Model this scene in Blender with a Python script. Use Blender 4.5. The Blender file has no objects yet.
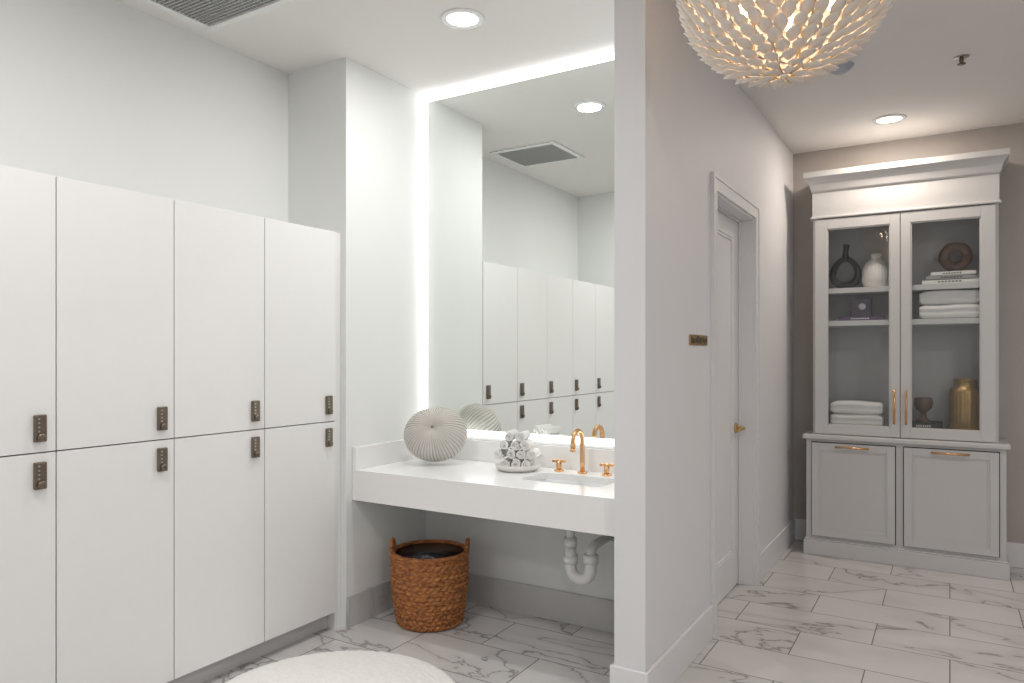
import bpy, bmesh, math, random
from mathutils import Vector, Matrix
random.seed(7)
scene = bpy.context.scene
try:
    scene.view_settings.view_transform = 'Standard'
    scene.view_settings.look = 'None'
except Exception as e:
    print(e)

# ------------------------------------------------------------------ materials
def new_mat(name):
    m = bpy.data.materials.new(name); m.use_nodes = True
    return m, m.node_tree.nodes, m.node_tree.links, m.node_tree.nodes['Principled BSDF']

def paint(name, col, rough=0.5, var=0.02, scale=3.0, bump=0.0, bscale=200, metal=0.0):
    m, N, L, P = new_mat(name)
    P.inputs['Roughness'].default_value = rough
    P.inputs['Metallic'].default_value = metal
    tc = N.new('ShaderNodeTexCoord')
    n = N.new('ShaderNodeTexNoise'); n.inputs['Scale'].default_value = scale
    L.new(tc.outputs['Object'], n.inputs['Vector'])
    r = N.new('ShaderNodeMix'); r.data_type = 'RGBA'
    r.inputs[6].default_value = (*[c*(1-var) for c in col], 1)
    r.inputs[7].default_value = (*[min(1, c*(1+var)) for c in col], 1)
    L.new(n.outputs['Fac'], r.inputs[0]); L.new(r.outputs[2], P.inputs['Base Color'])
    if bump > 0:
        n2 = N.new('ShaderNodeTexNoise'); n2.inputs['Scale'].default_value = bscale
        n2.inputs['Detail'].default_value = 4
        L.new(tc.outputs['Object'], n2.inputs['Vector'])
        b = N.new('ShaderNodeBump'); b.inputs['Strength'].default_value = bump
        b.inputs['Distance'].default_value = 0.004
        L.new(n2.outputs['Fac'], b.inputs['Height']); L.new(b.outputs['Normal'], P.inputs['Normal'])
    return m

def emis(name, col, s):
    m, N, L, P = new_mat(name)
    P.inputs['Base Color'].default_value = (*col, 1)
    P.inputs['Emission Color'].default_value = (*col, 1)
    P.inputs['Emission Strength'].default_value = s
    return m

def marble(name, tiles=True, base=(0.66, 0.645, 0.635), vein=(0.20, 0.185, 0.17), rough=0.26):
    m, N, L, P = new_mat(name)
    P.inputs['Roughness'].default_value = rough
    tc = N.new('ShaderNodeTexCoord')
    brick = None
    vec = tc.outputs['Object']
    w = None
    if tiles:
        brick = N.new('ShaderNodeTexBrick')
        brick.offset = 0.5
        brick.inputs['Scale'].default_value = 1.0
        brick.inputs['Brick Width'].default_value = 0.61
        brick.inputs['Row Height'].default_value = 0.305
        brick.inputs['Mortar Size'].default_value = 0.0026
        brick.inputs['Mortar Smooth'].default_value = 0.1
        brick.inputs['Color1'].default_value = (0, 0, 0, 1)
        brick.inputs['Color2'].default_value = (1, 1, 1, 1)
        brick.inputs['Mortar'].default_value = (0.5, 0.5, 0.5, 1)
        L.new(vec, brick.inputs['Vector'])
        mul = N.new('ShaderNodeMath'); mul.operation = 'MULTIPLY'; mul.inputs[1].default_value = 23.0
        L.new(brick.outputs['Color'], mul.inputs[0]); w = mul.outputs[0]
    mp = N.new('ShaderNodeMapping'); mp.inputs['Rotation'].default_value = (0, 0, 0.6)
    mp.inputs['Scale'].default_value = (0.9, 2.0, 1.4)
    L.new(vec, mp.inputs['Vector'])
    def vein_mask(scale, lo, hi, detail=5, dist=0.8):
        n = N.new('ShaderNodeTexNoise'); n.noise_dimensions = '4D'
        n.inputs['Scale'].default_value = scale; n.inputs['Detail'].default_value = detail
        n.inputs['Roughness'].default_value = 0.5; n.inputs['Distortion'].default_value = dist
        L.new(mp.outputs[0], n.inputs['Vector'])
        if w: L.new(w, n.inputs['W'])
        s = N.new('ShaderNodeMath'); s.operation = 'SUBTRACT'; s.inputs[1].default_value = 0.5
        L.new(n.outputs['Fac'], s.inputs[0])
        a = N.new('ShaderNodeMath'); a.operation = 'ABSOLUTE'; L.new(s.outputs[0], a.inputs[0])
        r = N.new('ShaderNodeMapRange'); r.inputs[1].default_value = lo; r.inputs[2].default_value = hi
        r.inputs[3].default_value = 1; r.inputs[4].default_value = 0
        L.new(a.outputs[0], r.inputs[0]); return r.outputs[0]
    thin = vein_mask(1.15, 0.0, 0.009)
    broad = vein_mask(1.15, 0.0, 0.10, 3)
    c1 = N.new('ShaderNodeMix'); c1.data_type = 'RGBA'
    c1.inputs[6].default_value = (*base, 1)
    c1.inputs[7].default_value = (*[0.78*b for b in base], 1)
    m1 = N.new('ShaderNodeMath'); m1.operation = 'MULTIPLY'; m1.inputs[1].default_value = 0.55
    L.new(broad, m1.inputs[0]); L.new(m1.outputs[0], c1.inputs[0])
    c2 = N.new('ShaderNodeMix'); c2.data_type = 'RGBA'
    m2 = N.new('ShaderNodeMath'); m2.operation = 'MULTIPLY'; m2.inputs[1].default_value = 0.75
    L.new(thin, m2.inputs[0]); L.new(m2.outputs[0], c2.inputs[0])
    L.new(c1.outputs[2], c2.inputs[6]); c2.inputs[7].default_value = (*vein, 1)
    out = c2.outputs[2]
    if tiles:
        c3 = N.new('ShaderNodeMix'); c3.data_type = 'RGBA'
        L.new(brick.outputs['Fac'], c3.inputs[0]); L.new(out, c3.inputs[6])
        c3.inputs[7].default_value = (0.22, 0.20, 0.18, 1)
        out = c3.outputs[2]
        b = N.new('ShaderNodeBump'); b.inputs['Strength'].default_value = 0.4; b.inputs['Distance'].default_value = 0.002
        b.invert = True
        L.new(brick.outputs['Fac'], b.inputs['Height']); L.new(b.outputs['Normal'], P.inputs['Normal'])
    L.new(out, P.inputs['Base Color'])
    return m

M_wall   = paint('wall_white', (0.80, 0.815, 0.80), 0.6, 0.01)
M_wallP  = paint('wall_partition_paint', (0.755, 0.755, 0.77), 0.6, 0.01)
M_beige  = paint('wall_beige', (0.46, 0.425, 0.395), 0.7, 0.05, 8)
M_ceil   = paint('ceiling_white', (0.81, 0.79, 0.77), 0.8, 0.01)
M_lock   = paint('locker_laminate', (0.835, 0.835, 0.825), 0.42, 0.012, 20, 0.03, 60)
M_carc   = paint('locker_carcass', (0.22, 0.19, 0.17), 0.6)
M_kick   = paint('toe_kick', (0.62, 0.62, 0.62), 0.4)
M_bronze = paint('aged_bronze', (0.20, 0.165, 0.13), 0.35, 0.25, 60, metal=0.85)
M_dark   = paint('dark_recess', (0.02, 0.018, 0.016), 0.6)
M_steel  = paint('steel', (0.5, 0.48, 0.45), 0.3, 0.05, metal=1)
M_gold   = paint('brushed_gold', (0.74, 0.44, 0.22), 0.24, 0.03, 30, metal=1)
M_brass  = paint('brass', (0.62, 0.42, 0.18), 0.3, 0.1, 50, metal=1)
M_quartz = paint('quartz_white', (0.86, 0.86, 0.85), 0.22, 0.01, 30)
M_porc   = paint('porcelain', (0.82, 0.83, 0.84), 0.1, 0.005)
M_pvc    = paint('pvc', (0.80, 0.80, 0.78), 0.35, 0.01)
M_floor  = marble('marble_tile_floor')
M_base   = marble('marble_baseboard', False, (0.58, 0.575, 0.57), (0.40, 0.39, 0.38), 0.3)
M_trim   = paint('trim_paint', (0.77, 0.77, 0.78), 0.4, 0.01)
M_door   = paint('door_paint', (0.79, 0.79, 0.80), 0.35, 0.01)
M_cab    = paint('cabinet_paint', (0.61, 0.61, 0.605), 0.42, 0.02)
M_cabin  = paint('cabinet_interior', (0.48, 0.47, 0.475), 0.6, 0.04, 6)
M_led    = emis('led_white', (0.99, 1.0, 0.98), 4.0)
M_lamp   = emis('lamp_white', (1.0, 0.96, 0.9), 6)
M_bulb   = emis('bulb_warm', (1.0, 0.78, 0.52), 7)
M_towel  = paint('towel_cotton', (0.85, 0.84, 0.82), 0.95, 0.03, 40, 0.9, 350)
M_rug    = paint('rug_wool', (0.93, 0.915, 0.89), 0.95, 0.03, 60, 0.8, 180)
M_shell  = paint('chandelier_petal', (0.80, 0.74, 0.67), 0.55, 0.04, 30)
M_urchin_dark = paint('urchin_center', (0.25, 0.23, 0.21), 0.8)
M_black  = paint('black_ceramic', (0.012, 0.013, 0.013), 0.3)
M_whitev = paint('white_ceramic', (0.78, 0.76, 0.73), 0.5)
M_brown  = paint('brown_ceramic', (0.13, 0.075, 0.05), 0.5, 0.2, 20, 0.3, 60)
M_bookW  = paint('book_white', (0.75, 0.74, 0.72), 0.6)
M_bookD  = paint('book_purple', (0.10, 0.06, 0.12), 0.5)
M_bookG  = paint('book_gray', (0.35, 0.34, 0.34), 0.5)
M_bookK  = paint('book_black', (0.03, 0.03, 0.035), 0.5)
M_paper  = paint('paper', (0.8, 0.78, 0.72), 0.8, 0.05, 80)
M_photo  = paint('photo_print', (0.10, 0.07, 0.11), 0.3, 0.9, 25)
M_vent   = paint('vent_metal', (0.45, 0.45, 0.45), 0.45)
M_det    = paint('detector_plastic', (0.42, 0.46, 0.52), 0.4)
M_liner  = paint('bin_liner', (0.012, 0.012, 0.018), 0.25, 0.3, 20, 0.8, 25)

# urchin ceramic: dark grooves between pale ribs (pattern follows the ribs of the shell)
NR = 52
m, N, L, P = new_mat('urchin_ceramic'); M_urchin = m
P.inputs['Roughness'].default_value = 0.8
tc = N.new('ShaderNodeTexCoord'); sx = N.new('ShaderNodeSeparateXYZ'); L.new(tc.outputs['Object'], sx.inputs[0])
at = N.new('ShaderNodeMath'); at.operation = 'ARCTAN2'; L.new(sx.outputs[1], at.inputs[0]); L.new(sx.outputs[0], at.inputs[1])
ml = N.new('ShaderNodeMath'); ml.operation = 'MULTIPLY'; ml.inputs[1].default_value = NR/2; L.new(at.outputs[0], ml.inputs[0])
cs = N.new('ShaderNodeMath'); cs.operation = 'COSINE'; L.new(ml.outputs[0], cs.inputs[0])
ab = N.new('ShaderNodeMath'); ab.operation = 'ABSOLUTE'; L.new(cs.outputs[0], ab.inputs[0])
cr = N.new('ShaderNodeValToRGB'); cr.color_ramp.elements[0].position = 0.0; cr.color_ramp.elements[1].position = 0.6
cr.color_ramp.elements[0].color = (0.28, 0.25, 0.22, 1); cr.color_ramp.elements[1].color = (0.62, 0.595, 0.56, 1)
L.new(ab.outputs[0], cr.inputs[0]); L.new(cr.outputs[0], P.inputs['Base Color'])

# wicker
m, N, L, P = new_mat('wicker'); M_wick = m
P.inputs['Roughness'].default_value = 0.55
tc = N.new('ShaderNodeTexCoord'); n = N.new('ShaderNodeTexNoise')
mp = N.new('ShaderNodeMapping'); mp.inputs['Scale'].default_value = (1, 1, 4)
n.inputs['Scale'].default_value = 28; n.inputs['Detail'].default_value = 4
L.new(tc.outputs['Object'], mp.inputs[0]); L.new(mp.outputs[0], n.inputs['Vector'])
cr = N.new('ShaderNodeValToRGB'); cr.color_ramp.elements[0].position = 0.3; cr.color_ramp.elements[1].position = 0.7
cr.color_ramp.elements[0].color = (0.15, 0.045, 0.012, 1); cr.color_ramp.elements[1].color = (0.52, 0.205, 0.055, 1)
L.new(n.outputs['Fac'], cr.inputs[0]); L.new(cr.outputs[0], P.inputs['Base Color'])

# mirror
m, N, L, P = new_mat('mirror_glass'); M_mirror = m
P.inputs['Base Color'].default_value = (0.89, 0.92, 0.90, 1); P.inputs['Metallic'].default_value = 1
P.inputs['Roughness'].default_value = 0.0
# thin glass
m, N, L, P = new_mat('thin_glass'); M_glass = m
N.remove(P); tr = N.new('ShaderNodeBsdfTransparent'); gl = N.new('ShaderNodeBsdfGlossy')
gl.inputs['Roughness'].default_value = 0.02; tr.inputs[0].default_value = (0.95, 0.96, 0.96, 1)
mx = N.new('ShaderNodeMixShader'); mx.inputs[0].default_value = 0.035
L.new(tr.outputs[0], mx.inputs[1]); L.new(gl.outputs[0], mx.inputs[2])
L.new(mx.outputs[0], N['Material Output'].inputs[0])
# petals slightly translucent
m = M_shell; N = m.node_tree.nodes; L = m.node_tree.links; P = N['Principled BSDF']
tl = N.new('ShaderNodeBsdfTranslucent'); tl.inputs[0].default_value = (0.9, 0.76, 0.6, 1)
mx = N.new('ShaderNodeMixShader'); mx.inputs[0].default_value = 0.12
L.new(P.outputs[0], mx.inputs[1]); L.new(tl.outputs[0], mx.inputs[2]); L.new(mx.outputs[0], N['Material Output'].inputs[0])

# ------------------------------------------------------------------ helpers
def link(o, parent=None):
    scene.collection.objects.link(o)
    if parent is not None: o.parent = parent
    return o
def empty(name, loc=(0, 0, 0)):
    e = bpy.data.objects.new(name, None); e.empty_display_size = 0.1
    e.location = loc; return link(e)
def mesh_obj(name, verts, faces, mat, parent=None, smooth=False, loc=(0, 0, 0), rot=(0, 0, 0)):
    me = bpy.data.meshes.new(name); me.from_pydata([tuple(v) for v in verts], [], faces); me.update()
    bm = bmesh.new(); bm.from_mesh(me); bmesh.ops.recalc_face_normals(bm, faces=bm.faces); bm.to_mesh(me); bm.free()
    if smooth:
        for p in me.polygons: p.use_smooth = True
    if mat: me.materials.append(mat)
    o = bpy.data.objects.new(name, me); o.location = loc; o.rotation_euler = rot
    return link(o, parent)
def bxs(name, boxes, mat, parent=None, bevel=0.0, seg=2):
    V = []; F = []
    for (a, b) in boxes:
        k = len(V)
        x0, y0, z0 = a; x1, y1, z1 = b
        V += [(x0,y0,z0),(x1,y0,z0),(x1,y1,z0),(x0,y1,z0),(x0,y0,z1),(x1,y0,z1),(x1,y1,z1),(x0,y1,z1)]
        F += [tuple(k+i for i in f) for f in [(0,3,2,1),(4,5,6,7),(0,1,5,4),(1,2,6,5),(2,3,7,6),(3,0,4,7)]]
    o = mesh_obj(name, V, F, mat, parent)
    if bevel > 0:
        md = o.modifiers.new('bevel', 'BEVEL'); md.width = bevel; md.segments = seg; md.limit_method = 'ANGLE'
    return o
def box(name, a, b, mat, parent=None, bevel=0.0, seg=2):
    return bxs(name, [(a, b)], mat, parent, bevel, seg)
def lathe(name, prof, mat, parent=None, loc=(0,0,0), rot=(0,0,0), seg=48, rib=None, smooth=True):
    V = []; F = []; n = len(prof)
    for j in range(seg):
        a = 2*math.pi*j/seg
        for i, (r, z) in enumerate(prof):
            rr = r*(rib(a, i/(n-1)) if rib else 1)
            V.append((rr*math.cos(a), rr*math.sin(a), z))
    for j in range(seg):
        for i in range(n-1):
            F.append((j*n+i, ((j+1) % seg)*n+i, ((j+1) % seg)*n+i+1, j*n+i+1))
    if prof[0][0] > 1e-4: F.append(tuple(j*n for j in range(seg)))
    if prof[-1][0] > 1e-4: F.append(tuple(j*n+n-1 for j in range(seg)))
    o = mesh_obj(name, V, F, mat, parent, smooth, loc, rot)
    return o
def tube(name, pts, rad, mat, parent=None, seg=14, closed=False, loc=(0,0,0), rot=(0,0,0)):
    pts = [Vector(p) for p in pts]; n = len(pts)
    rads = rad if isinstance(rad, (list, tuple)) else [rad]*n
    V = []; F = []
    def tan(i):
        if closed: return (pts[(i+1) % n]-pts[i-1]).normalized()
        if i == 0: return (pts[1]-pts[0]).normalized()
        if i == n-1: return (pts[-1]-pts[-2]).normalized()
        return (pts[i+1]-pts[i-1]).normalized()
    t0 = tan(0); up = Vector((0, 0, 1)) if abs(t0.z) < 0.9 else Vector((0, 1, 0))
    nrm = (up - t0*up.dot(t0)).normalized()
    for i in range(n):
        t = tan(i); nrm = (nrm - t*nrm.dot(t)).normalized(); b = t.cross(nrm)
        for k in range(seg):
            a = 2*math.pi*k/seg
            V.append(pts[i] + (nrm*math.cos(a)+b*math.sin(a))*rads[i])
    for i in range(n if closed else n-1):
        for k in range(seg):
            F.append((i*seg+k, i*seg+(k+1) % seg, ((i+1) % n)*seg+(k+1) % seg, ((i+1) % n)*seg+k))
    if not closed:
        F.append(tuple(range(seg))[::-1]); F.append(tuple((n-1)*seg+k for k in range(seg)))
    return mesh_obj(name, V, F, mat, parent, True, loc, rot)
def arc(c, r, a0, a1, n, ax='xz'):
    out = []
    for i in range(n+1):
        a = a0+(a1-a0)*i/n
        if ax == 'xz': out.append((c[0]+r*math.cos(a), c[1], c[2]+r*math.sin(a)))
        if ax == 'yz': out.append((c[0], c[1]+r*math.cos(a), c[2]+r*math.sin(a)))
        if ax == 'xy': out.append((c[0]+r*math.cos(a), c[1]+r*math.sin(a), c[2]))
    return out

# ------------------------------------------------------------------ room shell
H = 2.76
XL, XS = -2.90, -2.498       # locker back wall / stub face
YS = 2.57                    # stub front
XP0, XP1 = -1.083, -0.96     # partition
YA, YF = 3.19, 5.47          # alcove back / far wall
Y0, XR = -2.3, 2.0
YN = 0.39
box('floor', (XL-0.12, Y0-0.12, -0.1), (XR+0.12, YF+0.12, 0), M_floor)
box('ceiling', (XL-0.12, Y0-0.12, H), (XR+0.12, YF+0.12, H+0.1), M_ceil)
box('wall_left', (XL-0.12, YN, 0), (XL, YS, H), M_wall)
box('wall_left_near', (XL-0.12, Y0-0.12, 0), (XS, YN, H), M_wall)
box('wall_left_stub', (XL-0.12, YS, 0), (XS, YA+0.12, H), M_wall)
box('wall_alcove', (XS, YA, 0), (XP0, YA+0.12, H), M_wall)
DY0, DY1, DZ = 3.455, 4.26, 2.105
bxs('wall_partition', [((XP0, 2.53, 0), (XP1, DY0, H)), ((XP0, DY1, 0), (XP1, YF, H)), ((XP0, DY0, DZ), (XP1, DY1, H))], M_wallP)
box('wall_back', (XP0-0.1, YF, 0), (XR+0.12, YF+0.12, H), M_beige)
box('wall_right', (XR, Y0-0.12, 0), (XR+0.12, YF, H), M_wallP)
box('wall_rear', (XS, Y0-0.12, 0), (XR, Y0, H), M_wallP)
# baseboards
bh, bt = 0.152, 0.014
bxs('baseboard_alcove', [((XS, YS, 0), (XS+bt, YA, bh)), ((XS+bt, YA-bt, 0), (XP0, YA, bh)), ((XP0-bt, 2.53, 0), (XP0, YA-bt, bh))], M_base, bevel=0.002)
bxs('baseboard_partition', [((XP0-bt, 2.53-bt, 0), (XP1+bt, 2.53, bh)), ((XP1, 2.53, 0), (XP1+bt, DY0-0.075, bh)), ((XP1, DY1+0.075, 0), (XP1+bt, YF, bh))], M_trim, bevel=0.003)
bxs('baseboard_back', [((XP1+bt, YF-bt, 0), (XR, YF, bh))], M_trim, bevel=0.003)
bxs('baseboard_right', [((XR-bt, Y0, 0), (XR, YF-bt, bh))], M_trim, bevel=0.003)
bxs('baseboard_rear', [((XS, Y0, 0), (XR-bt, Y0+bt, bh))], M_trim, bevel=0.003)
# door casing
c = 0.072
e_ = 0.0015
bxs('trim_1', [((XP1, DY0-c, 0), (XP1+0.012, DY0, DZ+c)), ((XP1, DY1, 0), (XP1+0.012, DY1+c, DZ+c)), ((XP1, DY0, DZ), (XP1+0.012, DY1, DZ+c)),
     ((XP0, DY0, 0), (XP1-0.001, DY0+0.012, DZ-0.012)), ((XP0, DY1-0.012, 0), (XP1-0.001, DY1, DZ-0.012)), ((XP0, DY0, DZ-0.012), (XP1-0.001, DY1, DZ)),
     ((-1.043, DY0+0.012, 0), (-1.030, DY0+0.024, DZ-0.024)), ((-1.043, DY1-0.024, 0), (-1.030, DY1-0.012, DZ-0.024)), ((-1.043, DY0+0.012, DZ-0.024), (-1.03, DY1-0.012, DZ-0.012))], M_trim)
bxs('trim_2', [((XP1+e_, DY0-c-e_, 0), (XP1+0.017, DY0-c+0.016, DZ+c+e_)), ((XP1+e_, DY1+c-0.016, 0), (XP1+0.017, DY1+c+e_, DZ+c+e_)), ((XP1+e_, DY0-c+0.016, DZ+c-0.016), (XP1+0.017, DY1+c-0.016, DZ+c+e_))], M_trim)
# door
door = empty('door_1')
lx0, lx1 = -1.083, -1.045
a0, a1 = DY0+0.015, DY1-0.015; zt = DZ-0.015; s = 0.11
bxs('leaf_frame', [((lx0, a0, 0.006), (lx1, a0+s, zt)), ((lx0, a1-s, 0.006), (lx1, a1, zt)), ((lx0, a0+s, 0.006), (lx1, a1-s, 0.2)),
     ((lx0, a0+s, zt-s), (lx1, a1-s, zt))], M_door, door, 0.003)
box('leaf_panel', (lx0+0.006, a0+s-0.002, 0.19), (lx1-0.012, a1-s+0.002, zt-s+0.002), M_door, door)
bxs('panel_bead', [((lx1-0.014, a0+s, 0.2), (lx1-0.004, a0+s+0.014, zt-s)), ((lx1-0.014, a1-s-0.014, 0.2), (lx1-0.004, a1-s, zt-s)),
     ((lx1-0.014, a0+s+0.014, 0.2), (lx1-0.004, a1-s-0.014, 0.214)), ((lx1-0.014, a0+s+0.014, zt-s-0.014), (lx1-0.004, a1-s-0.014, zt-s))], M_door, door, 0.003)
hy = a1-0.065
lathe('rosette', [(0.0, 0), (0.03, 0), (0.03, 0.006), (0.024, 0.012), (0.011, 0.014), (0.011, 0.05), (0, 0.05)], M_brass, door, (lx1, hy, 0.905), (0, math.pi/2, 0), 28)
tube('lever', [(lx1+0.045, hy+0.005, 0.905), (lx1+0.047, hy-0.02, 0.906), (lx1+0.047, hy-0.06, 0.905), (lx1+0.045, hy-0.115, 0.902)], [0.011, 0.011, 0.009, 0.008], M_brass, door)
# room sign
sg = empty('door_sign')
box('plate', (XP1, 3.05, 1.363), (XP1+0.006, 3.31, 1.409), M_brass, sg, 0.001)
mk = []
for i in range(14):
    yy = 3.06+i*0.0175; mk.append(((XP1+0.006, yy, 1.37+random.random()*0.012), (XP1+0.0075, yy+0.006+random.random()*0.008, 1.392+random.random()*0.012)))
bxs('lettering', mk, M_bronze, sg)

# ------------------------------------------------------------------ lockers
lk = empty('locker_bank')
XF = -2.52; W = 0.4235; ye = 2.527; z0, zm, zt = 0.085, 1.003, 1.911
box('carcass', (XL+0.002, ye-5*W, z0), (XF-0.020, ye, zt-0.006), M_carc, lk)
box('top_panel', (XL+0.002, ye-5*W, zt-0.006), (XF-0.019, ye, zt), M_lock, lk)
box('filler_panel', (XL+0.002, ye+0.002, 0), (XF-0.014, YS-0.001, zt), M_lock, lk)
box('toe_kick', (XL+0.002, ye-5*W, 0), (XF-0.06, ye, z0), M_kick, lk)
g = 0.0022
for i in range(5):
    y1 = ye-i*W; y0 = y1-W
    for j, (za, zb) in enumerate([(z0, zm), (zm, zt)]):
        box(f'door_{i+1}_{j+1}', (XF-0.018, y0+g, za+g), (XF, y1-g, zb-g if j == 0 else zb), M_lock, lk, 0.0012)
        zc = (zb-0.073) if j == 0 else (za+0.08)
        yc = y1-0.053
        box(f'lock_body_{i+1}_{j+1}', (XF, yc-0.019, zc-0.044), (XF+0.014, yc+0.019, zc+0.044), M_bronze, lk, 0.004, 3)
        dl = []
        for q in range(4):
            zz = zc+0.031-q*0.0135
            dl.append(((XF+0.013, yc-0.010, zz-0.003), (XF+0.0148, yc-0.003, zz+0.003)))
        bxs(f'lock_dials_{i+1}_{j+1}', dl, M_steel, lk, 0.0005)
        lathe(f'lock_knob_{i+1}_{j+1}', [(0, 0), (0.012, 0), (0.012, 0.008), (0.008, 0.011), (0, 0.011)], M_bronze, lk, (XF+0.013, yc, zc-0.028), (0, math.pi/2, 0), 20)

# ------------------------------------------------------------------ vanity counter with sink
van = empty('vanity_counter')
ct, cb, cf = 0.76, 0.612, 2.612
sx0, sx1, sy0, sy1 = -1.665, -1.262, 2.80, 3.03
def rrect(x0, y0, x1, y1, r, n=6):
    P_ = []
    for (cx, cy, a) in [(x1-r, y1-r, 0), (x0+r, y1-r, 90), (x0+r, y0+r, 180), (x1-r, y0+r, 270)]:
        for k in range(n+1):
            t = math.radians(a+90*k/n); P_.append((cx+r*math.cos(t), cy+r*math.sin(t)))
    return P_
bm = bmesh.new()
hole = rrect(sx0, sy0, sx1, sy1, 0.035)
e = []
def loop(ps, z):
    vs = [bm.verts.new((p[0], p[1], z)) for p in ps]
    es = [bm.edges.new((vs[i], vs[(i+1) % len(vs)])) for i in range(len(vs))]
    return vs, es
outer = [(XS+0.001, cf), (XP0-0.001, cf), (XP0-0.001, YA-0.001), (XS+0.001, YA-0.001)]
ov, oe = loop(outer, ct); hv, he = loop(hole, ct)
bmesh.ops.triangle_fill(bm, use_beauty=True, edges=oe+he)
ov2, oe2 = loop(outer, ct-0.03); hv2, he2 = loop(hole, ct-0.03)
bmesh.ops.triangle_fill(bm, use_beauty=True, edges=oe2+he2)
for A, B in ((ov, ov2), (hv, hv2)):
    for i in range(len(A)):
        bm.faces.new((A[i], A[(i+1) % len(A)], B[(i+1) % len(A)], B[i]))
bmesh.ops.recalc_face_normals(bm, faces=bm.faces)
me = bpy.data.meshes.new('countertop'); bm.to_mesh(me); bm.free(); me.materials.append(M_quartz)
link(bpy.data.objects.new('countertop', me), van)
box('apron', (XS+0.001, cf-0.002, cb), (XP0-0.001, cf+0.03, ct+0.0005), M_quartz, van, 0.002)
bxs('backsplash', [((XS+0.001, cf, ct), (XS+0.022, YA-0.001, 0.87)), ((XS+0.022, YA-0.022, ct), (XP0-0.022, YA-0.001, 0.87)), ((XP0-0.022, cf, ct), (XP0-0.001, YA-0.001, 0.87))], M_quartz, van, 0.0015)
V = []; F = []
rings = [(-0.006, ct-0.03, .035), (-0.004, ct-0.06, .035), (0.006, ct-0.13, .04), (0.02, ct-0.155, .045), (0.05, ct-0.165, .04), (0.09, ct-0.168, .02)]
nn = len(hole)
for (ins, z, r) in rings:
    V += [(x, y, z) for x, y in rrect(sx0+ins, sy0+ins, sx1-ins, sy1-ins, r)]
for i in range(len(rings)-1):
    for k in range(nn): F.append((i*nn+k, i*nn+(k+1) % nn, (i+1)*nn+(k+1) % nn, (i+1)*nn+k))
F.append(tuple((len(rings)-1)*nn+k for k in range(nn)))
o = mesh_obj('sink_basin', V, F, M_porc, van, True)
md = o.modifiers.new('s', 'SOLIDIFY'); md.thickness = 0.006
lathe('drain', [(0, 0), (0.02, 0), (0.022, 0.003), (0, 0.004)], M_gold, van, (-1.46, 2.915, ct-0.168), seg=24)

# faucet
fc = empty('faucet')
fx, fy = -1.49, 3.10
def base(x): 
    lathe('escutcheon', [(0, 0), (0.024, 0), (0.024, 0.005), (0.02, 0.008), (0, 0.008)], M_gold, fc, (x, fy, ct), seg=28)
for x in (fx, fx-0.125, fx+0.125): base(x)
R = 0.05
sp = [(fx, fy, ct), (fx, fy, ct+0.08), (fx, fy, ct+0.15)] + arc((fx, fy-R, ct+0.155), R, 0, math.pi*1.0, 16, 'yz') + [(fx, fy-2*R, ct+0.125)]
tube('spout', sp, 0.0115, M_gold, fc, 18)
tube('aerator', [(fx, fy-2*R, ct+0.128), (fx, fy-2*R, ct+0.112)], 0.013, M_gold, fc, 18)
for sgn in (-1, 1):
    hx = fx+sgn*0.125
    tube('handle_stem', [(hx, fy, ct), (hx, fy, ct+0.045)], 0.013, M_gold, fc, 18)
    tube('handle_lever', [(hx-0.032, fy-0.003, ct+0.048), (hx, fy, ct+0.048), (hx+0.032, fy+0.003, ct+0.048)], 0.0075, M_gold, fc, 14)

# p-trap
pt = empty('sink_p_trap')
px_, py_ = -1.46, 2.915
tube('tailpiece', [(px_, py_, ct-0.176), (px_, py_, 0.44)], 0.02, M_pvc, pt, 20)
tube('collar', [(px_, py_, 0.50), (px_, py_, 0.46)], 0.029, M_pvc, pt, 12)
ub = [(px_, py_, 0.46)] + [(px_, py_, 0.40)] + [(px_+0.05+0.05*math.cos(a), py_+0.0, 0.37+0.05*math.sin(a)) for a in [math.pi+math.pi*k/14 for k in range(15)]] + [(px_+0.10, py_, 0.42)]
tube('trap_bend', ub, 0.026, M_pvc, pt, 20)
tube('trap_collar', [(px_+0.10, py_, 0.40), (px_+0.10, py_, 0.435)], 0.034, M_pvc, pt, 12)
tube('trap_collar_inlet', [(px_, py_, 0.385), (px_, py_, 0.42)], 0.034, M_pvc, pt, 12)
tube('wall_arm', [(px_+0.10, py_, 0.43), (px_+0.10, py_+0.01, 0.455), (px_+0.10, py_+0.04, 0.47), (px_+0.10, YA, 0.475)], 0.021, M_pvc, pt, 18)
lathe('wall_flange', [(0, 0), (0.045, 0), (0.04, 0.008), (0.0, 0.01)], M_steel, pt, (px_+0.10, YA, 0.475), (math.pi/2, 0, 0), 28)
for k, vx in enumerate((px_+0.0, px_+0.2)):
    tube(f'supply_line_{k+1}', [(vx, YA-0.01, 0.52), (vx, YA-0.05, 0.52), (vx, YA-0.06, 0.56), (fx+(-0.125 if k == 0 else 0.125), fy, ct-0.035)], 0.006, M_steel, pt, 10)
    tube(f'valve_{k+1}', [(vx, YA-0.03, 0.52), (vx, YA-0.075, 0.52)], 0.014, M_bronze, pt, 12)

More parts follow.
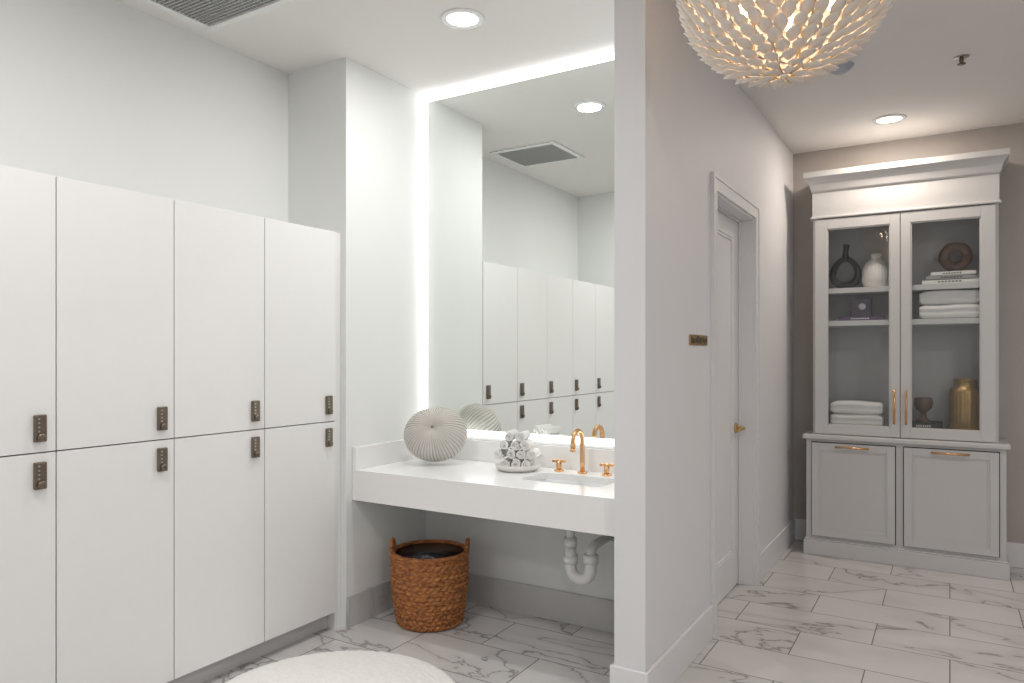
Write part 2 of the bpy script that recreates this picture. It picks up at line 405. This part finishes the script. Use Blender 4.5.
# mirror with LED frame
mr = empty('backlit_mirror')
ym = 3.165
mx0, mx1, mz0, mz1 = XS+0.034, XP0-0.034, 0.922, H-0.045
box('glass', (mx0, ym, mz0), (mx1, ym+0.006, mz1), M_mirror, mr)
box('backing', (XS+0.004, ym+0.012, 0.872), (XP0-0.004, YA, H-0.002), M_kick, mr)
yl0, yl1 = ym+0.001, ym+0.012
bxs('led_frame', [((XS+0.010, yl0, 0.89), (mx0, yl1, H-0.012)), ((mx1, yl0, 0.89), (XP0-0.010, yl1, H-0.012)), ((mx0, yl0, mz1), (mx1, yl1, H-0.012)), ((mx0, yl0, 0.89), (mx1, yl1, mz0))], M_led, mr)

# sea urchin ornament
ur = empty('sea_urchin_ornament', (-2.265, 2.975, 0.9125))
V = []; F = []; nr, ns = 48, NR*12
A_, B_, C_ = 0.166, 0.146, 0.120
for i in range(nr+1):
    th = 0.04+(math.pi-0.08)*i/nr
    for k in range(ns):
        ph = 2*math.pi*k/ns
        ridge = abs(math.cos(ph*NR/2))**0.7
        amp = 0.0055*math.sin(th)**0.6
        nx, ny, nz = math.sin(th)*math.cos(ph)/A_, math.sin(th)*math.sin(ph)/B_, math.cos(th)/C_
        ln = math.sqrt(nx*nx+ny*ny+nz*nz)
        dim = 0.20*C_*math.exp(-(th/0.28)**2)
        V.append((A_*0.96*math.sin(th)*math.cos(ph)+amp*ridge*nx/ln, B_*0.96*math.sin(th)*math.sin(ph)+amp*ridge*ny/ln, C_*0.96*math.cos(th)-dim+amp*ridge*nz/ln))
for i in range(nr):
    for k in range(ns):
        F.append((i*ns+k, i*ns+(k+1) % ns, (i+1)*ns+(k+1) % ns, (i+1)*ns+k))
F.append(tuple(range(ns))); F.append(tuple(nr*ns+k for k in range(ns)))
mesh_obj('ribbed_body', V, F, M_urchin, ur, True)
lathe('center_opening', [(0, 0), (0.008, 0.0), (0.009, 0.003), (0, 0.004)], M_urchin_dark, ur, (0, 0, C_*0.76), seg=16)
ax = Vector((0.38, -0.78, 0.50)).normalized()
ur.rotation_mode = 'QUATERNION'
ur.rotation_quaternion = ax.to_track_quat('Z', 'Y')

# rolled towels in a low dish
rt = empty('rolled_towel_stack', (-1.80, 3.02, ct+0.0005))
lathe('tray', [(0, 0), (0.085, 0), (0.102, 0.012), (0.112, 0.032), (0.107, 0.032), (0.095, 0.012), (0.08, 0.006), (0, 0.006)], M_whitev, rt, seg=160, rib=lambda a, t: 1+0.012*abs(math.cos(a*20)))
def roll(name, x, y, z, r, length, par, rotz):
    n = 60; turns = 2.6; th = r/turns*0.9; V = []; F = []
    for i in range(n+1):
        t = i/n; a = t*turns*2*math.pi; rr = 0.12*r+(0.86*r)*t
        for yy in (-length/2, -length/4, 0, length/4, length/2):
            w = 1+0.02*math.sin(yy*80+z*30+x*50)
            V.append((rr*w*math.cos(a), yy + (0.004*math.sin(a*1.3+x*90) if abs(yy) > length*0.4 else 0), rr*w*math.sin(a)))
    for i in range(n):
        for k in range(4): F.append((i*5+k, i*5+k+1, (i+1)*5+k+1, (i+1)*5+k))
    o = mesh_obj(name, V, F, M_towel, par, True, (x, y, z), (0, random.uniform(0, 6), rotz))
    md = o.modifiers.new('s', 'SOLIDIFY'); md.thickness = th*0.82; md.offset = -1
    md = o.modifiers.new('b', 'BEVEL'); md.width = 0.002; md.segments = 2; md.limit_method = 'ANGLE'
k = 0; rr = 0.0275
for row, cnt in enumerate((3, 4, 3, 2)):
    for q in range(cnt):
        k += 1
        off = (q-(cnt-1)/2)*rr*1.92
        roll(f'roll_{k}', off*math.cos(0.3), off*math.sin(0.3)+random.uniform(-.006, .006), 0.008+rr+row*rr*1.55+(0.004 if row else 0), rr*random.uniform(.94, 1.03), 0.11, rt, 0.3+random.uniform(-.06, .06))

# ------------------------------------------------------------------ wicker basket
bk = empty('wicker_basket', (-2.205, 2.85, 0))
rows = 14; hgt = 0.34; sub = 7; seg = 480; n = rows*sub+1; V = []; F = []
def brad(t): return 0.156+0.028*math.sin(min(1, t*1.05)*math.pi*0.62)
for i in range(n):
    t = i/(n-1); z = 0.004+hgt*t; row = (i//sub); f = (i % sub)/sub
    bulge = abs(math.sin(math.pi*f))
    for kk in range(seg):
        a = 2*math.pi*kk/seg
        r = brad(t)+0.011*bulge*(0.5+0.5*math.sin(a*34+row*math.pi+(f-0.5)*(3.0 if row % 2 else -3.0)))
        V.append((r*math.cos(a), r*math.sin(a), z))
for i in range(n-1):
    for kk in range(seg): F.append((i*seg+kk, i*seg+(kk+1) % seg, (i+1)*seg+(kk+1) % seg, (i+1)*seg+kk))
F.append(tuple(range(seg)))
mesh_obj('woven_body', V, F, M_wick, bk, True)
rt_ = brad(1)
def braid(name, path, closed, twist, r=0.006, off=0.006):
    P_ = [Vector(p) for p in path]
    n = len(P_)
    for s_ in range(3):
        pts = []
        for i, p in enumerate(P_):
            nx = P_[(i+1) % n] if closed or i < n-1 else p; pv = P_[i-1] if closed or i > 0 else p
            t = (nx-pv).normalized(); u = Vector((0, 0, 1)) if abs(t.z) < 0.95 else Vector((1, 0, 0)); u = (u-t*u.dot(t)).normalized(); w = t.cross(u)
            a = twist*2*math.pi*i/(n if closed else n-1)+s_*2*math.pi/3
            pts.append(p+u*off*math.cos(a)+w*off*math.sin(a))
        tube(f'{name}_{s_+1}', pts, r, M_wick, bk, 8, closed)
braid('rim', [(rt_*math.cos(2*math.pi*i/300), rt_*math.sin(2*math.pi*i/300), hgt+0.008) for i in range(300)], True, 22, 0.0065, 0.006)
for h, ang in enumerate((0.52, 0.52+math.pi)):
    path = []
    for i in range(41):
        u = i/40; w = (u-0.5)*0.50
        zz = hgt-0.02+0.085*math.sin(math.pi*u)**0.6
        path.append(((rt_+0.006)*math.cos(ang+w), (rt_+0.006)*math.sin(ang+w), zz))
    braid(f'handle_{h+1}', path, False, 4, 0.006, 0.005)
prof = [(rt_-0.004, hgt+0.004), (rt_-0.012, hgt-0.0), (rt_-0.03, hgt-0.012), (rt_-0.05, hgt-0.03), (0.09, hgt-0.035), (0.05, hgt-0.028), (0, hgt-0.02)]
lathe('liner_bag', prof, M_liner, bk, seg=120, rib=lambda a, t: 1+0.05*t*math.sin(a*9)+0.02*math.sin(a*23+t*9)*t)

# ------------------------------------------------------------------ rug
rg = empty('round_rug', (-1.985, 1.95, 0))
rgr = 0.50
V = []; F = []; nr, ns = 70, 260
for i in range(nr+1):
    for kk in range(ns):
        a = 2*math.pi*kk/ns; r = rgr*i/nr
        edge = math.sqrt(max(0, 1-(max(0, r-(rgr-0.03))/0.031)**2))
        z = 0.003+0.014*edge+(random.random()*0.005*edge)
        V.append(((r+random.uniform(-.002, .002))*math.cos(a), (r)*math.sin(a), z))
for i in range(nr):
    for kk in range(ns): F.append((i*ns+kk, i*ns+(kk+1) % ns, (i+1)*ns+(kk+1) % ns, (i+1)*ns+kk))
mesh_obj('pile', V, F, M_rug, rg, True)
lathe('backing', [(0, 0.0), (rgr-0.004, 0.0), (rgr-0.002, 0.004), (0, 0.004)], M_rug, rg, seg=120)

# ------------------------------------------------------------------ ceiling fixtures
def downlight(x, y, power, col=(1, 0.95, 0.88)):
    e = empty('recessed_downlight', (x, y, H))
    lathe('trim_ring', [(0.068, -0.001), (0.070, -0.008), (0.090, -0.006), (0.094, 0.0), (0.068, 0.0)], M_quartz, e, seg=48)
    lathe('lens', [(0, -0.003), (0.068, -0.003), (0.068, 0.0), (0, 0.0)], M_lamp, e, seg=36)
    ld = bpy.data.lights.new('downlight_lamp', 'AREA'); ld.shape = 'DISK'; ld.size = 0.13; ld.energy = power; ld.color = col
    lo = bpy.data.objects.new('lamp', ld); lo.location = (0, 0, -0.012); link(lo, e)
downlight(-1.782, 2.53, 10.5, (1, 0.985, 0.965))
downlight(-0.316, 4.957, 9.5, (1, 0.87, 0.76))
downlight(-1.75, 0.85, 13, (1, 0.98, 0.96))  # added fill lamp above the frame, unseen, lights the locker faces
downlight(-1.75, -0.9, 13, (1, 0.98, 0.96))  # added out of view as more fill for the locker side
downlight(0.75, 0.6, 18.5, (1, 0.975, 0.955))  # unseen fixture added beside the camera to brighten the room
downlight(0.75, -1.2, 16, (1, 0.975, 0.955))  # another unseen downlight, added behind the camera for fill
downlight(1.1, 3.2, 13, (1, 0.94, 0.89))  # added right of the view, unseen, fills the corridor side

# vent grille
vg = empty('ceiling_vent_grille')
gx0, gx1, gy0, gy1 = -2.79, -2.27, 1.57, 2.04; fw = 0.035; gz = H-0.012
bxs('frame', [((gx0, gy0, gz), (gx1, gy0+fw, H)), ((gx0, gy1-fw, gz), (gx1, gy1, H)), ((gx0, gy0+fw, gz), (gx0+fw, gy1-fw, H)), ((gx1-fw, gy0+fw, gz), (gx1, gy1-fw, H))], M_quartz, vg, 0.003)
sl = []
n = 22
for i in range(n):
    yy = gy0+fw+(gy1-gy0-2*fw)*(i+0.5)/n; sl.append(((gx0+fw, yy-0.003, gz+0.001), (gx1-fw, yy+0.003, H-0.001)))
n = 26
for i in range(n):
    xx = gx0+fw+(gx1-gx0-2*fw)*(i+0.5)/n; sl.append(((xx-0.002, gy0+fw, gz+0.003), (xx+0.002, gy1-fw, H-0.001)))
bxs('louvers', sl, M_vent, vg)
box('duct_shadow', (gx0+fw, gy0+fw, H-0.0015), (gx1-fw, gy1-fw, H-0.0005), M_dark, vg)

sd = empty('smoke_detector', (-0.466, 3.925, H))
lathe('body', [(0.0, -0.035), (0.03, -0.034), (0.045, -0.025), (0.05, -0.01), (0.06, -0.008), (0.062, 0)], M_det, sd, seg=36)
fs = empty('fire_sprinkler', (0.048, 4.107, H))
lathe('escutcheon', [(0, -0.004), (0.03, -0.004), (0.035, 0)], M_steel, fs, seg=28)
lathe('stem', [(0, -0.03), (0.008, -0.03), (0.011, -0.015), (0.008, -0.002)], M_bronze, fs, seg=16)
lathe('deflector', [(0, -0.036), (0.018, -0.036), (0.018, -0.033), (0, -0.033)], M_bronze, fs, seg=16)

# ------------------------------------------------------------------ chandelier
cz = 2.510
ch = empty('leaf_petal_chandelier', (-0.452, 2.415, 0))
V = []; F = []
def petal(c, up, out, L_, Wd, flare, cup):
    d = (up*math.cos(flare)+out*math.sin(flare)).normalized()
    nrm = (out*math.cos(flare)-up*math.sin(flare)).normalized(); side = d.cross(nrm)
    st = [(0, .30), (.18, .72), (.4, 1.0), (.62, .90), (.82, .52), (1, 0.02)]
    k = len(V)
    for (t, w) in st:
        cen = c+d*(L_*t)+nrm*(-cup*L_*(t*t)*0.5)
        V.append(cen-side*(Wd*w/2)-nrm*(0.16*Wd*w)); V.append(cen+nrm*0.001); V.append(cen+side*(Wd*w/2)-nrm*(0.16*Wd*w))
    for i in range(len(st)-1):
        for j in (0, 1):
            F.append((k+i*3+j, k+i*3+j+1, k+(i+1)*3+j+1, k+(i+1)*3+j))
Rb = 0.314
for i in range(24):
    th = math.radians(5 + i*6.6)
    r = Rb*math.sin(th); z = cz-Rb*math.cos(th)*0.96
    if z > H-0.075: break
    cnt = max(6, int(2*math.pi*r/0.041))
    for q in range(cnt):
        a = 2*math.pi*(q+0.5*(i % 2))/cnt+random.uniform(-.015, .015)
        out = Vector((math.sin(th)*math.cos(a), math.sin(th)*math.sin(a), -math.cos(th)))
        up = Vector((math.cos(th)*math.cos(a), math.cos(th)*math.sin(a), math.sin(th)))
        c0 = Vector((r*math.cos(a), r*math.sin(a), z))
        petal(c0, up, out, 0.066*random.uniform(.95, 1.05), 0.041, math.radians(19+random.uniform(-3, 3)), 0.2)
o = mesh_obj('petals', V, F, M_shell, ch, True)
md = o.modifiers.new('s', 'SOLIDIFY'); md.thickness = 0.0022
for i in range(12):
    a = 2*math.pi*i/12
    tube(f'rib_{i+1}', [(Rb*math.sin(t)*math.cos(a), Rb*math.sin(t)*math.sin(a), cz-Rb*0.96*math.cos(t)) for t in [math.radians(4+k*8) for k in range(16)]], 0.0025, M_brass, ch, 6)
lathe('finial', [(0, -0.006), (0.010, -0.004), (0.012, 0), (0, 0.006)], M_shell, ch, (0, 0, cz-Rb*0.96), seg=20)
tube('stem', [(0, 0, cz-0.02), (0, 0, H)], 0.012, M_brass, ch)
lathe('canopy', [(0, -0.03), (0.05, -0.028), (0.065, -0.01), (0.065, 0)], M_brass, ch, (0, 0, H), seg=36)
for i in range(5):
    a = 2*math.pi*i/5+0.4; bx, by = 0.14*math.cos(a), 0.14*math.sin(a)
    tube(f'arm_{i+1}', [(0, 0, cz), (bx*0.5, by*0.5, cz-0.03), (bx, by, cz-0.02)], 0.006, M_brass, ch, 8)
    lathe(f'bulb_{i+1}', [(0, 0.035), (0.012, 0.03), (0.018, 0.01), (0.012, -0.02), (0.008, -0.04), (0, -0.045)], M_bulb, ch, (bx, by, cz-0.06), seg=16)
    ld = bpy.data.lights.new('bulb_light', 'POINT'); ld.energy = 1.0; ld.color = (1, 0.78, 0.58); ld.shadow_soft_size = 0.03
    lo = bpy.data.objects.new(f'bulb_light_{i+1}', ld); lo.location = (bx*0.8, by*0.8, cz-0.01); link(lo, ch)

# ------------------------------------------------------------------ display cabinet
cab = empty('display_cabinet')
xc = -0.267; ybk = YF-0.003
x0, x1 = xc-0.515, xc+0.515
yb = 5.14; yu = 5.17
box('plinth', (xc-0.567, 5.115, 0), (xc+0.567, ybk-0.02, 0.095), M_cab, cab, 0.004)
box('plinth_cap', (xc-0.56, 5.122, 0.095), (xc+0.56, ybk-0.02, 0.107), M_cab, cab, 0.005)
box('base_carcass', (xc-0.552, yb, 0.10), (xc+0.552, ybk-0.02, 0.765), M_cab, cab, 0.002)
box('ledge', (xc-0.572, 5.108, 0.765), (xc+0.572, ybk-0.02, 0.795), M_cab, cab, 0.006)
def shaker(name, xa, xb, za, zb, yf, fr, par, th=0.02):
    bxs(name, [((xa, yf, za), (xa+fr, yf+th, zb)), ((xb-fr, yf, za), (xb, yf+th, zb)), ((xa+fr, yf, za), (xb-fr, yf+th, za+fr)), ((xa+fr, yf, zb-fr), (xb-fr, yf+th, zb))], M_cab, par, 0.0015)
for nm, xa, xb in (('left', xc-0.515, xc-0.028), ('right', xc+0.022, xc+0.515)):
    box(f'base_gap_{nm}', (xa-0.005, yb-0.002, 0.123), (xb+0.005, yb+0.001, 0.747), M_dark, cab)
    shaker(f'base_door_{nm}', xa, xb, 0.128, 0.742, yb-0.02, 0.045, cab)
    box(f'base_panel_{nm}', (xa+0.04, yb-0.010, 0.168), (xb-0.04, yb-0.002, 0.702), M_cab, cab)
    shaker(f'base_bead_{nm}', xa+0.045, xb-0.045, 0.173, 0.697, yb-0.015, 0.012, cab, 0.01)
    xm = (xa+xb)/2
    tube(f'pull_{nm}', [(xm-0.10, yb-0.045, 0.722), (xm+0.10, yb-0.045, 0.722)], 0.006, M_gold, cab, 12)
    for sx_ in (-0.08, 0.08):
        tube(f'pull_post_{nm}', [(xm+sx_, yb-0.045, 0.722), (xm+sx_, yb-0.018, 0.722)], 0.005, M_gold, cab, 10)
bxs('upper_carcass', [((x0, yu, 0.795), (x0+0.03, ybk, 2.43)), ((x1-0.03, yu, 0.795), (x1, ybk, 2.43)), ((x0+0.03, ybk-0.015, 0.795), (x1-0.03, ybk, 2.43)),
     ((x0+0.03, yu, 0.795), (x1-0.03, ybk-0.015, 0.85)), ((x0+0.03, yu, 2.19), (x1-0.03, ybk-0.015, 2.43)), ((xc-0.018, yu, 0.85), (xc+0.018, yu+0.05, 2.19))], M_cab, cab)
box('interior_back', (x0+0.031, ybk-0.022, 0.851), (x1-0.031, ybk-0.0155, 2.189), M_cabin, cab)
for k, z in enumerate((1.76, 1.545)):
    box(f'shelf_{k+1}', (x0+0.031, yu+0.012, z-0.034), (x1-0.031, ybk-0.023, z), M_cab, cab, 0.002)
box('frieze', (x0-0.004, yu-0.012, 2.225), (x1+0.004, ybk, 2.43), M_cab, cab, 0.002)
box('frieze_bead', (x0-0.014, yu-0.028, 2.222), (x1+0.014, ybk, 2.237), M_cab, cab, 0.004)
prof = [(0.004, 2.40), (0.010, 2.41), (0.014, 2.425), (0.020, 2.45), (0.034, 2.475), (0.048, 2.49), (0.052, 2.495), (0.052, 2.53)]
V = []; F = []
for (d, z) in prof:
    V += [(x0-d, ybk, z), (x0-d, yu-0.012-d, z), (x1+d, yu-0.012-d, z), (x1+d, ybk, z)]
for i in range(len(prof)-1):
    for k in range(4): F.append((i*4+k, i*4+(k+1) % 4, (i+1)*4+(k+1) % 4, (i+1)*4+k))
F.append((0, 1, 2, 3)); kk = (len(prof)-1)*4; F.append((kk, kk+1, kk+2, kk+3))
mesh_obj('crown_moulding', V, F, M_cab, cab)
for nm, xa, xb, il, ir in (('left', xc-0.500, xc-0.002, 0.074, 0.055), ('right', xc+0.002, xc+0.500, 0.055, 0.074)):
    za, zb = 0.80, 2.215; yf = yu-0.022
    bxs(f'glass_door_frame_{nm}', [((xa, yf, za), (xa+il, yu-0.001, zb)), ((xb-ir, yf, za), (xb, yu-0.001, zb)), ((xa+il, yf, za), (xb-ir, yu-0.001, za+0.06)), ((xa+il, yf, zb-0.065), (xb-ir, yu-0.001, zb))], M_cab, cab, 0.002)
    shaker(f'glass_bead_{nm}', xa+il, xb-ir, za+0.06, zb-0.065, yf+0.006, 0.007, cab, 0.012)
    box(f'glass_pane_{nm}', (xa+il, yf+0.010, za+0.06), (xb-ir, yf+0.013, zb-0.065), M_glass, cab)
    hx = xc-0.033 if nm == 'left' else xc+0.033
    tube(f'handle_{nm}', [(hx, yf-0.028, 0.885), (hx, yf-0.028, 1.10)], 0.0065, M_gold, cab, 12)
    for zz in (0.91, 1.075): tube(f'handle_post_{nm}', [(hx, yf-0.028, zz), (hx, yf+0.001, zz)], 0.005, M_gold, cab, 10)

# ------------------------------------------------------------------ cabinet contents
yi = 5.305
S1, S2, S0 = 1.7605, 1.5455, 0.8505
lv = empty('loop_vase', (-0.60, yi, S1))
pts = []; rd = []
for i in range(60):
    a = 2*math.pi*i/60
    z = 0.114-0.085*math.cos(a)*1.05
    x = 0.076*math.sin(a)*(1.0+0.18*math.cos(a))
    pts.append((x, 0, z)); rd.append(0.021+0.004*math.cos(a))
tube('loop', pts, rd, M_black, lv, 16, True)
tube('neck', [(0, 0, 0.19), (0.0, 0, 0.23), (0.003, 0, 0.26), (0.006, 0, 0.300)], [0.026, 0.019, 0.016, 0.021], M_black, lv, 18)
wv = empty('ribbed_vase', (-0.415, yi, S1))
lathe('body', [(0, 0), (0.06, 0), (0.074, 0.015), (0.084, 0.05), (0.082, 0.09), (0.077, 0.13), (0.06, 0.165), (0.034, 0.185), (0.028, 0.2), (0.034, 0.225), (0.028, 0.225), (0.018, 0.2), (0, 0.19)], M_whitev, wv, seg=240,
      rib=lambda a, t: 1+(0.025*abs(math.cos(a*14)) if t < 0.6 else 0))
def book(name, x, y, z, w, d, h, mat, par, rz=0):
    e = bpy.data.objects.new(name, None); link(e, par); e.location = (x, y, z); e.rotation_euler = (0, 0, rz)
    bxs('cover', [((-w/2, -d/2, 0), (w/2, d/2, 0.003)), ((-w/2, -d/2, h-0.003), (w/2, d/2, h)), ((-w/2, -d/2, 0), (w/2, -d/2+0.003, h))], mat, e)
    box('pages', (-w/2+0.004, -d/2+0.003, 0.003), (w/2-0.004, d/2-0.004, h-0.003), M_paper, e)
    tt = []
    n = 7
    for i in range(n):
        xx = -w*0.22+i*w*0.06; tt.append(((xx, -d/2-0.0006, h*0.35), (xx+w*0.035, -d/2, h*0.65)))
    bxs('title', tt, M_bookK if mat in (M_bookW, M_bookG) else M_bookW, e)
b1 = empty('coffee_table_book'); book('volume', -0.50, yi, S2, 0.27, 0.19, 0.026, M_bookD, b1, 0.03)
pb = empty('photo_box', (-0.50, yi, S2+0.026))
box('box_body', (-0.06, -0.03, 0), (0.06, 0.05, 0.125), M_bookD, pb, 0.003)
bxs('picture', [((-0.056, -0.032, 0.004), (0.056, -0.030, 0.121))], M_photo, pb)
lathe('portrait_oval', [(0, 0), (0.022, 0), (0.022, 0.001), (0, 0.001)], M_bookW, pb, (0.005, -0.032, 0.068), (math.pi/2, 0, 0), 20)
def folded(name, x, z, hs, w, d):
    e = empty(name, (x, yi, z)); zb_ = 0
    for i, hh in enumerate(hs):
        V = []; F = []; nx, na = 24, 48
        for ix in range(nx+1):
            xx = -w/2+w*ix/nx
            en = 1-0.3*max(0, abs(ix/nx-0.5)*2-0.85)/0.15
            for k in range(na):
                a = 2*math.pi*k/na
                ca, sa = math.cos(a), math.sin(a)
                yy = (d/2)*math.copysign(abs(ca)**0.22, ca)
                zz = (hh/2)*math.copysign(abs(sa)**0.6, sa)*en*1.03
                crease = 0.012*math.exp(-((zz-hh*0.05)/(hh*0.07))**2) if ca < 0 else 0
                wob = 0.003*math.sin(xx*22+i*2.3)*(1 if sa > 0 else 0)
                V.append((xx+0.005*math.sin(i*3.1), yy*0.98+crease, max(0.0, zb_+hh/2+zz+wob)))
        for ix in range(nx):
            for k in range(na): F.append((ix*na+k, ix*na+(k+1) % na, (ix+1)*na+(k+1) % na, (ix+1)*na+k))
        F.append(tuple(range(na))); F.append(tuple(nx*na+k for k in range(na)))
        mesh_obj(f'towel_{i+1}', V, F, M_towel, e, True)
        zb_ += hh
folded('folded_towel_stack', -0.525, S0, (0.082, 0.080), 0.31, 0.22)
folded('folded_towel_stack', 0.0, S2, (0.088, 0.088), 0.33, 0.22)
b2 = empty('book_stack')
book('book_1', 0.005, yi, S1, 0.31, 0.2, 0.028, M_bookW, b2)
book('book_2', 0.01, yi, S1+0.028, 0.28, 0.19, 0.026, M_bookG, b2, 0.04)
book('book_3', 0.02, yi, S1+0.054, 0.24, 0.18, 0.024, M_bookW, b2, -0.03)
rs = empty('ring_sculpture', (0.03, yi, S1+0.078))
pts = [(0.062*math.sin(2*math.pi*i/60), 0, 0.096+0.062*-math.cos(2*math.pi*i/60)) for i in range(60)]
tube('ring', pts, [0.030+0.002*math.sin(i*0.6) for i in range(60)], M_brown, rs, 18, True)
lathe('foot', [(0, 0), (0.034, 0), (0.032, 0.006), (0.02, 0.01), (0.02, 0.012)], M_brown, rs, seg=28)
b3 = empty('table_book'); book('volume', -0.14, yi, S0, 0.2, 0.16, 0.045, M_bookK, b3, 0.02)
gb = empty('footed_goblet', (-0.145, yi, S0+0.045))
lathe('body', [(0, 0), (0.045, 0), (0.046, 0.008), (0.022, 0.02), (0.014, 0.045), (0.018, 0.06), (0.045, 0.085), (0.055, 0.115), (0.05, 0.15), (0.045, 0.152), (0.045, 0.12), (0, 0.09)], M_brown, gb, seg=48)
gv = empty('gold_vase', (0.085, yi, S0))
lathe('body', [(0, 0), (0.08, 0), (0.088, 0.01), (0.09, 0.10), (0.09, 0.23), (0.084, 0.255), (0.066, 0.272), (0.058, 0.28), (0.062, 0.31), (0.068, 0.32), (0.06, 0.32), (0.05, 0.29), (0, 0.27)],
      paint('antique_gold', (0.36, 0.24, 0.10), 0.42, 0.15, 30, metal=0.75), gv, seg=240, rib=lambda a, t: 1+(0.02*abs(math.cos(a*12)) if t < 0.5 else 0))

# ------------------------------------------------------------------ world + camera
w = bpy.data.worlds.new('world'); scene.world = w; w.use_nodes = True
w.node_tree.nodes['Background'].inputs[0].default_value = (0.9, 0.95, 1, 1)
w.node_tree.nodes['Background'].inputs[1].default_value = 0.3
cd = bpy.data.cameras.new('camera'); cd.sensor_width = 36; cd.lens = 25.38; cd.shift_y = 0.0132; cd.clip_start = 0.02
co = bpy.data.objects.new('camera', cd); co.location = (0, 0, 1.32)
co.rotation_euler = (math.pi/2, 0, math.radians(31.24)); link(co)
scene.camera = co
